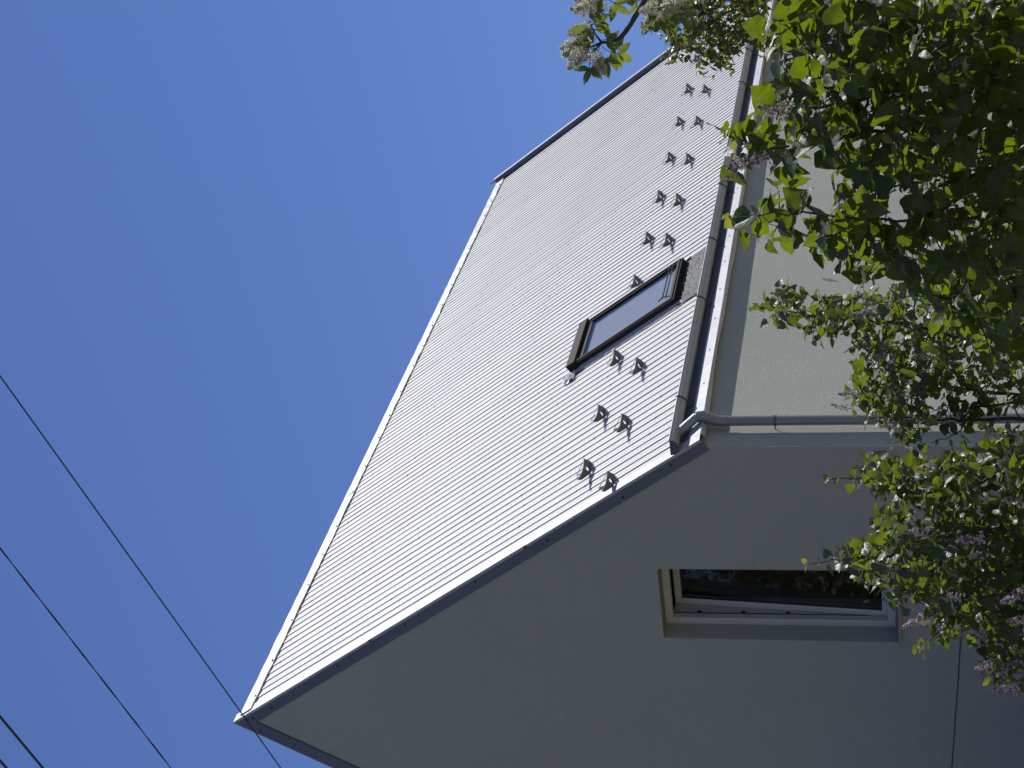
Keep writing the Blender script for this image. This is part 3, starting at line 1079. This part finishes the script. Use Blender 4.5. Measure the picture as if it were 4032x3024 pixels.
def bush(root, kind, m, stems, regions, size, twiglen, spacing, base, leafdroop=0.35, twigr=0.0022, young=0.03, maxobj=300, facing=0.5):
    """stems: list of (points3d, r0, r1); regions: (polygon, depth0, depth1, n tips, gap threshold)"""
    nodes = []
    stem_ends = []
    for pts, r0, r1 in stems:
        P = catmull(pts)
        n = len(P)
        mb = MB()
        mb.tube([p + rv3(.004) - base for p in P], [r0 + (r1 - r0) * (i / (n - 1)) ** .8 for i in range(n)], 8)
        o = mb.build('stem', M['bark'], root, True)
        for i, p in enumerate(P):
            nodes.append((p, r0 + (r1 - r0) * i / (n - 1)))
        stem_ends.append(P)
    NP = np.array([p for p, r in nodes])
    tips = []
    for poly, d0, d1, nt, ctr in regions:
        x0 = min(p[0] for p in poly); x1 = max(p[0] for p in poly)
        y0 = min(p[1] for p in poly); y1 = max(p[1] for p in poly)
        k = 0
        tries = 0
        while k < nt and tries < nt * 40:
            tries += 1
            x, y = rnd.uniform(x0, x1), rnd.uniform(y0, y1)
            if not inpoly(x, y, poly):
                continue
            if ctr and any((x - c[0]) ** 2 + (y - c[1]) ** 2 < c[2] ** 2 and rnd.random() < c[3] for c in ctr):
                continue
            tips.append(at(x, y, rnd.uniform(d0, d1)))
            k += 1
    T = np.array(tips)
    dist = np.array([np.min(np.linalg.norm(NP - t, axis=1)) for t in T])
    order = np.argsort(dist)
    tw = MB()
    leaves = []
    youngs = []
    allN = list(NP)
    arr = np.array(allN)
    for oi in order:
        t = T[oi]
        dd = np.linalg.norm(arr - t, axis=1) + 0.25 * np.maximum(0, arr[:, 2] - t[2] + .02) 
        j = int(np.argmin(dd))
        s = arr[j]
        L_ = np.linalg.norm(t - s)
        if L_ < 0.02:
            continue
        # start low, arch outwards and up
        mid = (s + t) / 2 + rv3(L_ * .06) + np.array([0, 0, -L_ * .05])
        P = catmull([s, mid, t], 4)
        r0 = twigr * (1 + min(2.5, L_ * 3))
        tw.tube([p - base for p in P], [r0 + (twigr * .5 - r0) * i / (len(P) - 1) for i in range(len(P))], 5)
        for p in P[2:]:
            allN.append(p)
        arr = np.array(allN)
        # leaves in pairs over the last part
        seg = min(twiglen, L_)
        d = t - P[-3]
        d /= np.linalg.norm(d) + 1e-9
        npair = max(1, int(seg / spacing))
        cum = 0
        ang = rnd.uniform(0, 6.28)
        for k in range(npair + 1):
            f = 1 - k * spacing / L_
            if f < 0.05:
                break
            idx = f * (len(P) - 1)
            i0 = min(int(idx), len(P) - 2)
            p = P[i0] + (P[i0 + 1] - P[i0]) * (idx - i0)
            ang += 1.57
            ref = np.cross(d, [0.1, 0.2, 1])
            ref /= np.linalg.norm(ref) + 1e-9
            ref2 = np.cross(d, ref)
            for sgn in (-1, 1):
                if rnd.random() < .10:
                    continue
                side = (ref * math.cos(ang) + ref2 * math.sin(ang)) * sgn
                ld = d * (.55 + .5 * (k == 0)) + side * .9 + np.array([0, 0, -leafdroop]) + rv3(.28)
                nn = np.array([0, 0, 1.0]) * .8 + d * .5 + rv3(facing)
                A = frame(ld, nn)
                sz = size * rnd.uniform(.62, 1.15) * (.75 if k == 0 else 1.0)
                A2_ = A @ np.diag([rnd.uniform(.85, 1.2), 1, 1])
                off = ld / np.linalg.norm(ld) * sz * (.30 if kind == 'heart' else .05)
                item = (p + off, A2_, sz, rnd.randrange(8))
                if k == 0 and rnd.random() < young:
                    youngs.append((item[0], item[1], sz * .55, item[3]))
                else:
                    leaves.append(item)
    for P in stem_ends:
        # the leafy end of each stem
        back = 0.0
        k = 0
        nxt = 0.0
        for i in range(len(P) - 1, 0, -1):
            step = np.linalg.norm(P[i] - P[i - 1])
            d = (P[i] - P[i - 1]) / (step + 1e-9)
            while nxt <= back + step and nxt < 0.62:
                p = P[i] - d * (nxt - back)
                ref = np.cross(d, [0.1, 0.2, 1])
                ref /= np.linalg.norm(ref) + 1e-9
                ref2 = np.cross(d, ref)
                ang = k * 1.57 + .4
                for sgn in (-1, 1):
                    side = (ref * math.cos(ang) + ref2 * math.sin(ang)) * sgn
                    ld = d * (.55 + .5 * (k == 0)) + side * .9 + np.array([0, 0, -leafdroop]) + rv3(.25)
                    A = frame(ld, np.array([0, 0, .8]) + d * .5 + rv3(facing))
                    sz = size * min(1.1, .45 + .16 * k) * rnd.uniform(.85, 1.15)
                    it = (p + ld / np.linalg.norm(ld) * sz * (.30 if kind == 'heart' else .05), A, sz, rnd.randrange(8))
                    (youngs if k == 0 else leaves).append(it)
                k += 1
                nxt += spacing * rnd.uniform(.8, 1.2)
            back += step
    o = tw.build('twigs', M['twig'], root, True)
    o['kind'] = 'stuff'
    # biggest in view as single leaves
    def score(l):
        x, y, w = seen(l[0])
        if w < .3 or x < -20 or x > 2230 or y < -20 or y > 1680:
            return 0
        return l[2] / w
    leaves.sort(key=score, reverse=True)
    nobj = min(maxobj, sum(1 for l in leaves if score(l) > 0))
    meshes = [leaf_mesh(kind, v, m) for v in range(8)]
    for l in leaves[:nobj]:
        o = link('leaf', meshes[l[3]], root)
        A = l[1] * l[2]
        Mx = Matrix.Identity(4)
        for a in range(3):
            for b in range(3):
                Mx[a][b] = A[a][b]
            Mx[a][3] = l[0][a] - base[a]
        o.matrix_local = Mx
    joined('foliage', kind, leaves[nobj:], m, root)
    joined('young_leaves', kind, youngs, M['young_leaf'], root)
    return leaves


def panicle_mesh(name, mats, n, rx, L_, fs_, seed, stalk=True, mix=0.0, fluffy=False):
    rr = random.Random(seed)
    mb = MB()
    mb.tube([(0, -.02, 0), (0, L_ * .5, 0), (0, L_, 0)], [.0022, .0016, .0008], 4, mi=2)
    for i in range(n):
        t = rr.random() ** .8
        r = rx * (1 - t) ** .6 * (.35 + .65 * rr.random())
        a = rr.uniform(0, 6.28)
        c = np.array([r * math.cos(a), t * L_, r * math.sin(a)])
        if rr.random() < .25:
            mb.add([(0, t * L_ * .9, 0), (.0012, t * L_ * .9, 0), tuple(c)], [(0, 1, 2)], 2)
        mi = 1 if rr.random() < mix else 0
        nrm = np.array([math.cos(a) + rr.gauss(0, .5), rr.gauss(.3, .5), math.sin(a) + rr.gauss(0, .5)])
        A = frame(np.array([rr.gauss(0, 1), rr.gauss(0, 1), rr.gauss(0, 1)]), nrm)
        s = fs_ * rr.uniform(.7, 1.2)
        if fluffy:
            for q in range(3):
                d = np.array([rr.gauss(0, 1), rr.gauss(0, 1), rr.gauss(0, 1)])
                d /= np.linalg.norm(d)
                e = np.cross(d, [rr.random(), rr.random(), 1])
                e = e / np.linalg.norm(e) * s * .16
                mb.add([c, c + d * s * .5 + e, c + d * s, c + d * s * .5 - e], [(0, 1, 2, 3)], mi)
        else:
            for q in range(4):
                b = q * math.pi / 2
                d = A @ np.array([math.cos(b), math.sin(b), .25])
                e = A @ np.array([-math.sin(b), math.cos(b), 0]) * .38
                mb.add([c, c + (d * .6 + e) * s, c + d * s, c + (d * .6 - e) * s], [(0, 1, 2, 3)], mi)
    me = bpy.data.meshes.new(name)
    me.from_pydata(mb.v, [], mb.f)
    for m_ in mats:
        me.materials.append(m_)
    me.polygons.foreach_set('material_index', mb.m)
    me.update()
    return me


lil = [panicle_mesh('flower_panicle', [M['lilac_flower'], M['dry_flower'], M['twig']], 110, .033, .12, .0075, s, mix=.32) for s in (1, 2, 3)]
dry = [panicle_mesh('withered_panicle', [M['dry_flower'], M['lilac_flower'], M['twig']], 60, .028, .11, .0055, s, mix=.12) for s in (4, 5)]


def put(me, name, parent, p, d, s, lab=None):
    o = link(name, me, parent)
    A = frame(d, rv3(1)) * s
    Mx = Matrix.Identity(4)
    for a in range(3):
        for b in range(3):
            Mx[a][b] = A[a][b]
        Mx[a][3] = p[a] - parent.location[a]
    o.matrix_local = Mx
    if lab:
        o['label'] = lab
    return o


def place_flowers(root, lst):
    for k, (px, py, dep, ang, s, kind) in enumerate(lst):
        d = CR * math.cos(R(ang)) + CD * math.sin(R(ang)) + CF * rnd.uniform(-.4, .2)
        s *= (.72 + .2 * rnd.random())
        p = at(px, py, dep) - d * .06 * s
        if kind:
            put(lil[k % 3], 'flower_panicle', root, p, d, s)
        else:
            put(dry[k % 2], 'withered_panicle', root, p, d, s, 'withered brown flower panicle')


# --- nearest lilac, large leaves
b1 = at(2700, 420, 4.9); b1[2] = 0.0
near = empty('lilac_bush', b1)
tag(near, 'nearest lilac bush with large dark heart-shaped leaves hanging over the gutter', 'bush', 'lilac bushes in front of the house')
def S(pts, r0, r1, base=None):
    P = [at(*p) for p in pts]
    if base is not None:
        P = [np.array(base)] + P
    return (P, r0, r1)
ns = [
    S([(2400, 250, 4.9), (2142, 218, 4.8), (1930, 210, 4.7), (1750, 235, 4.6), (1690, 240, 4.6)], .010, .0022, b1),
    S([(2350, 330, 5.2), (2130, 265, 5.1), (2010, 273, 5.0), (1920, 282, 4.9), (1850, 292, 4.8), (1790, 303, 4.8), (1665, 318, 4.7), (1610, 312, 4.7)], .011, .0022, b1 + [.1, 0, 0]),
    S([(2400, 380, 5.0), (2212, 330, 5.0), (2130, 365, 5.1), (2045, 387, 5.1), (1980, 396, 5.1), (1900, 408, 5.0), (1840, 420, 5.0)], .0095, .002, b1 + [0, .1, 0]),
    S([(2300, 420, 4.9), (2130, 372, 4.9), (2070, 420, 4.9), (1995, 490, 4.9), (1920, 545, 4.8), (1850, 560, 4.8)], .0095, .002, b1 + [.05, .1, 0]),
    S([(2350, 500, 4.8), (2160, 470, 4.7), (2010, 480, 4.6), (1860, 470, 4.6), (1700, 462, 4.5), (1590, 468, 4.5)], .008, .0015, b1 + [-.1, .1, 0]),
    S([(2350, 100, 5.2), (2150, 60, 5.2), (1950, 40, 5.2), (1760, 60, 5.0), (1660, 60, 5.0)], .010, .0022, b1 + [.1, -.1, 0]),
    S([(2350, 620, 4.9), (2200, 600, 4.9), (2080, 640, 4.9), (1950, 640, 4.9)], .008, .002, b1 + [0, .2, 0]),
    S([(2260, 190, 4.6), (2075, 240, 4.5), (1990, 265, 4.5), (1935, 300, 4.5)], .006, .002, b1 + [.0, .2, 0]),
]
gaps = [(1740, 430, 75, .92), (1890, 300, 55, .92), (1965, 425, 65, .92), (1840, 225, 40, .8), (1700, 540, 50, .8), (1880, 400, 40, .7), (1800, 350, 35, .7), (2090, 440, 35, .8), (1900, 590, 40, .8), (2000, 570, 35, .7)]
nr = [
    ([(1745, 0), (1745, 60), (1760, 130), (1770, 180), (1830, 200), (2212, 210), (2300, 100), (2300, -60), (1745, -60)], 4.3, 5.6, 230, [(1990, 150, 30, .7), (1880, 130, 30, .7), (2100, 60, 30, .6)]),
    ([(1640, 60), (1680, 130), (1760, 160), (1760, 0), (1700, -20)], 4.4, 5.0, 12, None),
    ([(1720, 170), (1640, 240), (1690, 330), (1660, 420), (1620, 500), (1700, 560), (1790, 590), (1900, 600), (2000, 680), (2100, 740), (2212, 760), (2280, 500), (2280, 180)], 4.3, 5.4, 235, gaps),
    ([(1950, 150), (1930, 350), (1980, 500), (2000, 700), (2120, 780), (2300, 780), (2300, 100)], 4.6, 5.9, 120, gaps + [(2160, 300, 40, .8), (2120, 560, 45, .8), (2060, 350, 35, .8), (2170, 690, 40, .7)]),
    ([(1555, 275), (1560, 330), (1640, 330), (1650, 270)], 4.4, 4.8, 6, None),
    ([(1560, 345), (1590, 350), (1590, 365), (1560, 360)], 4.6, 4.7, 1, None),
    ([(1655, 195), (1700, 190), (1720, 240), (1660, 230)], 4.4, 4.8, 5, None),
    ([(1590, 460), (1620, 500), (1660, 480), (1640, 440)], 4.5, 4.7, 3, None),
]
bush(near, 'heart', M['lilac_leaf'], ns, nr, 0.078, 0.24, 0.055, b1, young=.04, maxobj=300)
place_flowers(near, [(1700, 228, 4.5, 170, 1.0, 0), (1670, 238, 4.45, 190, 1.0, 1), (1610, 350, 4.6, 160, 1.0, 1), (1572, 385, 4.6, 150, .6, 1), (1650, 345, 4.6, 165, .9, 0),
                     (1870, 645, 4.8, 200, .8, 0), (1790, 605, 4.8, 190, .5, 0), (2060, 470, 4.9, 180, .9, 1), (2100, 300, 5.0, 170, .8, 0)])

# --- middle lilac, tongue of smaller leaves in front of the sunlit wall
b2 = at(2750, 850, 8.2); b2[2] = 0.0
mid = empty('lilac_bush', b2)
tag(mid, 'middle lilac bush whose leafy tongue points up at the sunlit wall beside the downpipe', 'bush', 'lilac bushes in front of the house')
ms = [
    S([(2350, 800, 8.4), (2100, 740, 8.4), (1950, 700, 8.3), (1800, 690, 8.3), (1700, 670, 8.3)], .015, .003, b2),
    S([(2350, 860, 8.2), (2150, 850, 8.2), (2000, 820, 8.2), (1900, 760, 8.2)], .014, .003, b2 + [.1, .1, 0]),
    S([(2350, 930, 8.0), (2212, 905, 8.0), (2090, 908, 8.0), (1990, 905, 8.0), (1900, 900, 8.0)], .015, .003, b2 + [-.1, .1, 0]),
    S([(2330, 870, 8.1), (2130, 875, 8.0), (2090, 892, 8.0), (2075, 930, 8.0), (2010, 960, 8.0)], .010, .002, b2 + [-.1, .2, 0]),
]
mr_ = [
    ([(1625, 655), (1640, 690), (1700, 700), (1770, 745), (1830, 730), (1850, 680), (1820, 650), (1720, 625), (1700, 610)], 8.0, 8.7, 55, None),
    ([(1800, 640), (1770, 700), (1840, 740), (1845, 800), (1825, 830), (1850, 880), (1930, 900), (1980, 860), (2040, 820), (2300, 800), (2300, 640), (2000, 620)], 7.6, 9.0, 400, None),
    ([(1830, 830), (1850, 900), (1920, 930), (1930, 960), (1990, 960), (2020, 900), (2060, 880), (2060, 820)], 7.6, 8.4, 60, None),
    ([(2060, 820), (2100, 880), (2300, 880), (2300, 780), (2060, 780)], 7.8, 8.6, 30, None),
]
bush(mid, 'heart', M['lilac_leaf_mid'], ms, mr_, 0.060, 0.20, 0.048, b2, young=.06, maxobj=300)
place_flowers(mid, [(1862, 678, 8.0, 180, 1.0, 1), (1880, 672, 8.0, 160, .8, 1), (1912, 772, 7.8, 180, 1.2, 1), (1898, 795, 7.8, 190, .9, 1), (1812, 878, 7.9, 190, 1.0, 0), (1830, 850, 7.9, 175, .8, 1), (1890, 700, 8.0, 175, .8, 0),
                    (1985, 770, 7.8, 175, .8, 1), (2050, 660, 7.9, 175, 1.0, 1), (2140, 800, 7.8, 175, 1.0, 1), (1925, 920, 7.8, 180, 1.0, 1), (1945, 915, 7.8, 170, .9, 0), (2190, 945, 7.7, 180, 1.3, 1), (2170, 960, 7.7, 170, 1.2, 1), (2110, 840, 7.8, 180, .9, 0)])

# --- lowest lilac in front of the gable
b3 = at(2800, 1250, 7.0); b3[2] = 0.0
low = empty('lilac_bush', b3)
tag(low, 'lilac bush with pale glossy leaves and pink panicles in front of the gable window', 'bush', 'lilac bushes in front of the house')
ls = [
    S([(2400, 1180, 7.0), (2200, 1150, 7.0), (2050, 1160, 7.0), (1920, 1200, 7.0), (1830, 1205, 6.9), (1745, 1218, 6.9)], .014, .002, b3),
    S([(2400, 1080, 7.1), (2200, 1020, 7.1), (2095, 1050, 7.1), (1990, 1065, 7.0), (1900, 1035, 7.0), (1790, 1035, 7.0)], .013, .002, b3 + [.1, -.1, 0]),
    S([(2400, 1350, 6.8), (2250, 1330, 6.8), (2130, 1320, 6.8), (2040, 1360, 6.8), (1990, 1395, 6.8)], .011, .002, b3 + [-.1, .1, 0]),
    S([(2400, 1420, 6.8), (2250, 1420, 6.7), (2170, 1440, 6.7)], .009, .002, b3 + [-.1, .2, 0]),
    S([(2380, 1240, 7.3), (2200, 1240, 7.3), (2060, 1260, 7.2), (1950, 1280, 7.1)], .024, .003, b3 + [0, .1, 0]),
]
lr = [
    ([(1880, 985), (1850, 1050), (1900, 1060), (1930, 1090), (1880, 1130), (1920, 1180), (2000, 1200), (2300, 1200), (2300, 960), (2130, 930), (2060, 985), (1990, 985)], 6.6, 7.8, 340, None),
    ([(1920, 1120), (1870, 1165), (1835, 1185), (1760, 1205), (1850, 1225), (1860, 1260), (1940, 1310), (1990, 1310), (2060, 1340), (2100, 1370), (2300, 1400), (2300, 1120)], 6.5, 7.8, 370, None),
    ([(1970, 1385), (1990, 1415), (2050, 1390), (2050, 1360)], 6.7, 6.9, 3, None),
    ([(2110, 1380), (2100, 1440), (2160, 1480), (2300, 1500), (2300, 1340)], 6.5, 7.2, 80, None),
    ([(1795, 1020), (1790, 1045), (1880, 1045), (1880, 1015)], 6.9, 7.1, 3, None),
    ([(2000, 1000), (2000, 1350), (2300, 1420), (2300, 950)], 7.4, 8.6, 200, None),
]
bush(low, 'heart', M['lilac_leaf_mid'], ls, lr, 0.062, 0.20, 0.050, b3, young=.05, maxobj=300)
place_flowers(low, [(1985, 1150, 6.5, 180, 1.0, 1), (1960, 1130, 6.5, 175, .8, 0), (2100, 1165, 6.5, 175, 1.3, 1), (2110, 1200, 6.5, 180, 1.0, 1), (1975, 1345, 6.6, 155, 1.0, 1), (1995, 1325, 6.6, 150, .9, 0),
                    (2190, 1290, 6.3, 160, 1.3, 1), (2205, 1280, 6.3, 155, 1.0, 0), (2115, 1370, 6.4, 175, .8, 1), (2125, 1440, 6.4, 165, .9, 1), (2120, 1460, 6.4, 190, .6, 0), (2175, 1488, 6.4, 175, 1.1, 1), (2160, 1470, 6.4, 170, .5, 0),
                    (2035, 1385, 6.6, 185, .7, 0), (1870, 1300, 6.7, 175, .4, 0), (2205, 1340, 6.4, 180, 1.0, 1), (2050, 1290, 6.5, 175, .8, 1), (1860, 1185, 6.7, 170, .6, 0), (2010, 1300, 6.5, 185, .7, 0), (2000, 1010, 6.8, 170, .8, 1), (2190, 1080, 6.7, 180, 1.0, 1)])

# --- small-leaved tree reaching in at the top
b4 = at(2500, -700, 8.5); b4[2] = 0.0
sm = empty('small_leaved_tree', b4)
tag(sm, 'small-leaved tree whose fine twigs hang in front of the far end of the roof', 'tree')
trunk_top = at(1700, -600, 8.4)
ss_ = [
    ([b4, at(2100, -660, 8.5), trunk_top], .11, .05),
    ([trunk_top, at(1650, -250, 8.2), at(1560, -60, 8.0), at(1500, 60, 8.0), at(1455, 130, 8.0)], .03, .003),
    ([trunk_top, at(1800, -200, 8.0), at(1760, 0, 7.8), at(1720, 90, 7.8)], .03, .003),
    ([trunk_top, at(1450, -250, 8.2), at(1440, -60, 8.0), at(1420, 40, 8.0), at(1390, 75, 8.0)], .03, .003),
    ([at(2100, -660, 8.5), at(2000, -200, 7.8), at(1980, 20, 7.4), at(1950, 120, 7.4)], .04, .004),
]
sr = [
    ([(1385, -60), (1400, 10), (1420, 60), (1440, 100), (1490, 110), (1530, 130), (1600, 110), (1640, 90), (1660, -60)], 7.4, 8.6, 480, None),
    ([(1370, 50), (1372, 70), (1420, 80), (1420, 40)], 7.9, 8.1, 6, None),
    ([(1430, 120), (1440, 150), (1490, 130), (1480, 100)], 7.9, 8.1, 10, None),
    ([(1510, 130), (1505, 165), (1560, 175), (1590, 160), (1590, 120)], 7.9, 8.2, 10, None),
    ([(1640, -60), (1640, 110), (1700, 170), (1760, 160), (1900, 200), (2120, 160), (2260, 100), (2260, -60)], 6.8, 8.4, 520, None),
]
bush(sm, 'small', M['small_leaf'], ss_, sr, 0.041, 0.16, 0.024, b4, leafdroop=.15, twigr=.0015, young=.03, maxobj=0)

# --- flowering ash
b5 = at(2500, -900, 6.2); b5[2] = 0.0
ash = empty('flowering_ash_tree', b5)
tag(ash, 'flowering ash branch with cream fluffy blossom and pinnate leaves against the sky', 'tree')
for pts, r0, r1 in (([b5, at(2000, -800, 6.0), at(1650, -500, 5.8)], .09, .03),
                    ([at(1650, -500, 5.8), at(1480, -160, 5.6), at(1395, -5, 5.5), at(1350, 70, 5.5), at(1325, 88, 5.5), at(1300, 92, 5.5)], .013, .0045),
                    ([at(1650, -500, 5.8), at(1400, -220, 5.6), at(1290, -60, 5.5), at(1275, 30, 5.5)], .012, .003),
                    ([at(1300, 92, 5.5), at(1280, 100, 5.5), at(1262, 108, 5.5)], .005, .002),
                    ([at(1300, 92, 5.5), at(1276, 118, 5.5), at(1276, 135, 5.5)], .004, .002),
                    ([at(1480, -160, 5.6), at(1440, -20, 5.6), at(1415, 40, 5.6)], .012, .002),
                    ([at(1300, 92, 5.5), at(1285, 72, 5.5), at(1276, 52, 5.5)], .004, .002)):
    mb = MB()
    P = catmull(pts)
    mb.tube([p - b5 for p in P], [r0 + (r1 - r0) * i / (len(P) - 1) for i in range(len(P))], 8)
    mb.build('branch', M['bark'], ash, True)
lanc = [leaf_mesh('lance', v, M['ash_leaf']) for v in range(8)]
def pinnate(p0, p1, pairs, size, dep=5.5, dep1=None):
    a, b = at(*p0, dep), at(*p1, dep1 or dep + rnd.uniform(-.05, .05))
    mb = MB()
    m_ = (a + b) / 2 + np.array([0, 0, .01])
    P = catmull([a, m_, b], 5)
    mb.tube([q - b5 for q in P], [.0013] * len(P), 5)
    mb.build('leaf_stalk', M['twig'], ash, True)
    d = (b - a) / np.linalg.norm(b - a)
    sidev = np.cross(d, CF)
    sidev /= np.linalg.norm(sidev)
    its = [(1.0, 0)]
    for k in range(pairs):
        f = 1 - (k + .15) * .42 / max(1, pairs * .6)
        its += [(f, 1), (f, -1)]
    for f, sg in its:
        q = a + (b - a) * max(.1, f)
        ld = d * .5 + sidev * sg * .9 + rv3(.12) if sg else d
        nn = -CF + rv3(.35)
        A = frame(ld, nn)
        o = link('leaflet', lanc[rnd.randrange(8)], ash)
        A = A * size * rnd.uniform(.85, 1.1)
        Mx = Matrix.Identity(4)
        for i in range(3):
            for j in range(3):
                Mx[i][j] = A[i][j]
            Mx[i][3] = q[i] - b5[i]
        o.matrix_local = Mx
pinnate((1300, 100), (1336, 117), 2, .066)
pinnate((1295, 100), (1305, 130), 1, .068)
pinnate((1285, 115), (1274, 150), 1, .062)
pinnate((1276, 60), (1292, 48), 2, .060)
pinnate((1276, 45), (1268, 62), 1, .060)
pinnate((1300, 92), (1312, 84), 1, .055)
pinnate((1278, 30), (1290, 25), 1, .050)
pinnate((1300, -20), (1330, 8), 1, .060)
pinnate((1276, 70), (1262, 80), 1, .050)
pinnate((1390, 0), (1375, 2), 1, .060)
pinnate((1400, -5), (1420, 10), 2, .060)
pinnate((1418, 20), (1430, 48), 1, .060)
pinnate((1440, -10), (1470, 30), 2, .070)
crm = [panicle_mesh('blossom_panicle', [M['cream_flower'], M['small_leaf'], M['twig']], 260, .040, .085, .0105, s, fluffy=True, mix=.06) for s in (11, 12, 13)]
for k, (px, py, ang, s) in enumerate([(1262, 5, 200, 1.0), (1285, -10, 180, 1.1), (1290, 15, 230, .8), (1252, 22, 190, .7), (1262, 62, 190, 1.0), (1246, 70, 170, .8), (1240, 98, 175, 1.1), (1238, 112, 160, 1.0),
                                       (1242, 130, 130, .9), (1258, 100, 190, .9), (1255, 125, 130, .8), (1295, 140, 60, .8), (1272, 10, 160, 1.0), (1290, 125, 70, .7), (1412, 30, 130, 1.0), (1425, 12, 100, 1.0), (1405, 20, 170, .8), (1450, 5, 120, 1.1), (1436, 40, 110, .7), (1475, 12, 90, 1.0)]):
    d = CR * math.cos(R(ang)) + CD * math.sin(R(ang)) + CF * rnd.uniform(-.5, .5)
    put(crm[k % 3], 'blossom_panicle', ash, at(px, py, 5.5 + rnd.uniform(-.08, .08)) - d * .04 * s, d, s)

# --- trees on the other side of the garden, seen mirrored in the gable window
for k, (x, y, hgt, rad) in enumerate(((-3.0, 19.5, 10.5, 3.4), (-8.5, 20.5, 12.0, 3.8), (-2.0, 26.0, 12.0, 4.0))):
    base = np.array([x, y, 0.0])
    tr = empty('garden_tree', base)
    tag(tr, ['nearest garden tree mirrored in the dark pane of the gable window', 'left-hand garden tree behind the photographer, mirrored beside the nearest one', 'tallest garden tree standing behind the other two across the lawn'][k], 'tree', 'trees across the garden')
    mb = MB()
    mb.tube([(0, 0, 0), (.1, .05, hgt * .3), (0, .1, hgt * .6), (.1, 0, hgt * .9)], [.22, .16, .10, .03], 8)
    for q in range(9):
        a = rnd.uniform(0, 6.28)
        z = hgt * rnd.uniform(.25, .7)
        mb.tube([(0, 0, z), (math.cos(a) * rad * .5, math.sin(a) * rad * .5, z + .7), (math.cos(a) * rad * .8, math.sin(a) * rad * .8, z + 1.6)], [.07, .045, .02], 6)
    mb.build('trunk', M['bark'], tr, True)
    lv = []
    clumps = [np.array([rnd.gauss(0, rad * .42), rnd.gauss(0, rad * .42), hgt * rnd.uniform(.18, .95)]) for _ in range(90)]
    for c in clumps:
        for _ in range(70):
            p = c + rv3(.38)
            lv.append((p + base, frame(rv3(1), np.array([0, 0, 1]) + rv3(.5)), rnd.uniform(.16, .30), rnd.randrange(8)))
    joined('crown', 'small', lv, M['small_leaf'], tr)

# --- added house out of view: cream wall to bounce warm light onto the gable
nb = empty('added_bounce_house', (-13.0, 20.0, 0))
tag(nb, 'added cream house out of view that bounces warm light onto the shaded gable', 'house')
M['cream'] = mat('cream_render', (0.60, 0.52, 0.36), 0.9, noise=(0.7, 0.6, (0.52, 0.44, 0.30)), bump=(60, 0.3, 0.01))
M['rooftile'] = mat('brown_roof_tiles', (0.16, 0.09, 0.06), 0.85, noise=(3, 0.6, (0.11, 0.07, 0.05)), bump=(12, 0.6, 0.03))
mb = MB()
mb.prism([(0, -22, 0), (-9, -22, 0), (-9, -22, 5.6), (-4.5, -22, 9.4), (0, -22, 5.6)], (0, 0, 0), (0, 36, 0))
mb.build('wall', M['cream'], nb)
mb = MB()
mb.prism([(0.5, -22.5, 5.25), (0.42, -22.5, 5.45), (-4.5, -22.5, 9.75), (-4.5, -22.5, 9.5)], (0, 0, 0), (0, 37, 0))
mb.prism([(-9.5, -22.5, 5.25), (-9.42, -22.5, 5.45), (-4.5, -22.5, 9.752), (-4.5, -22.5, 9.5)], (0, 0, 0), (0, 37, 0))
mb.build('roof', M['rooftile'], nb)
for y in (-19, -14, -9, -4, 1, 6, 11):
    for z in (1.0, 3.6):
        mb = MB()
        mb.box(-.02, .05, y - .6, y + .6, z - .05, z + 1.35)
        w = mb.build('window', M['pvc'], nb)
        mb = MB()
        mb.box(.051, .056, y - .52, y - .03, z + .03, z + 1.27)
        mb.box(.051, .056, y + .03, y + .52, z + .03, z + 1.27)
        mb.build('pane', M['seal'], w)
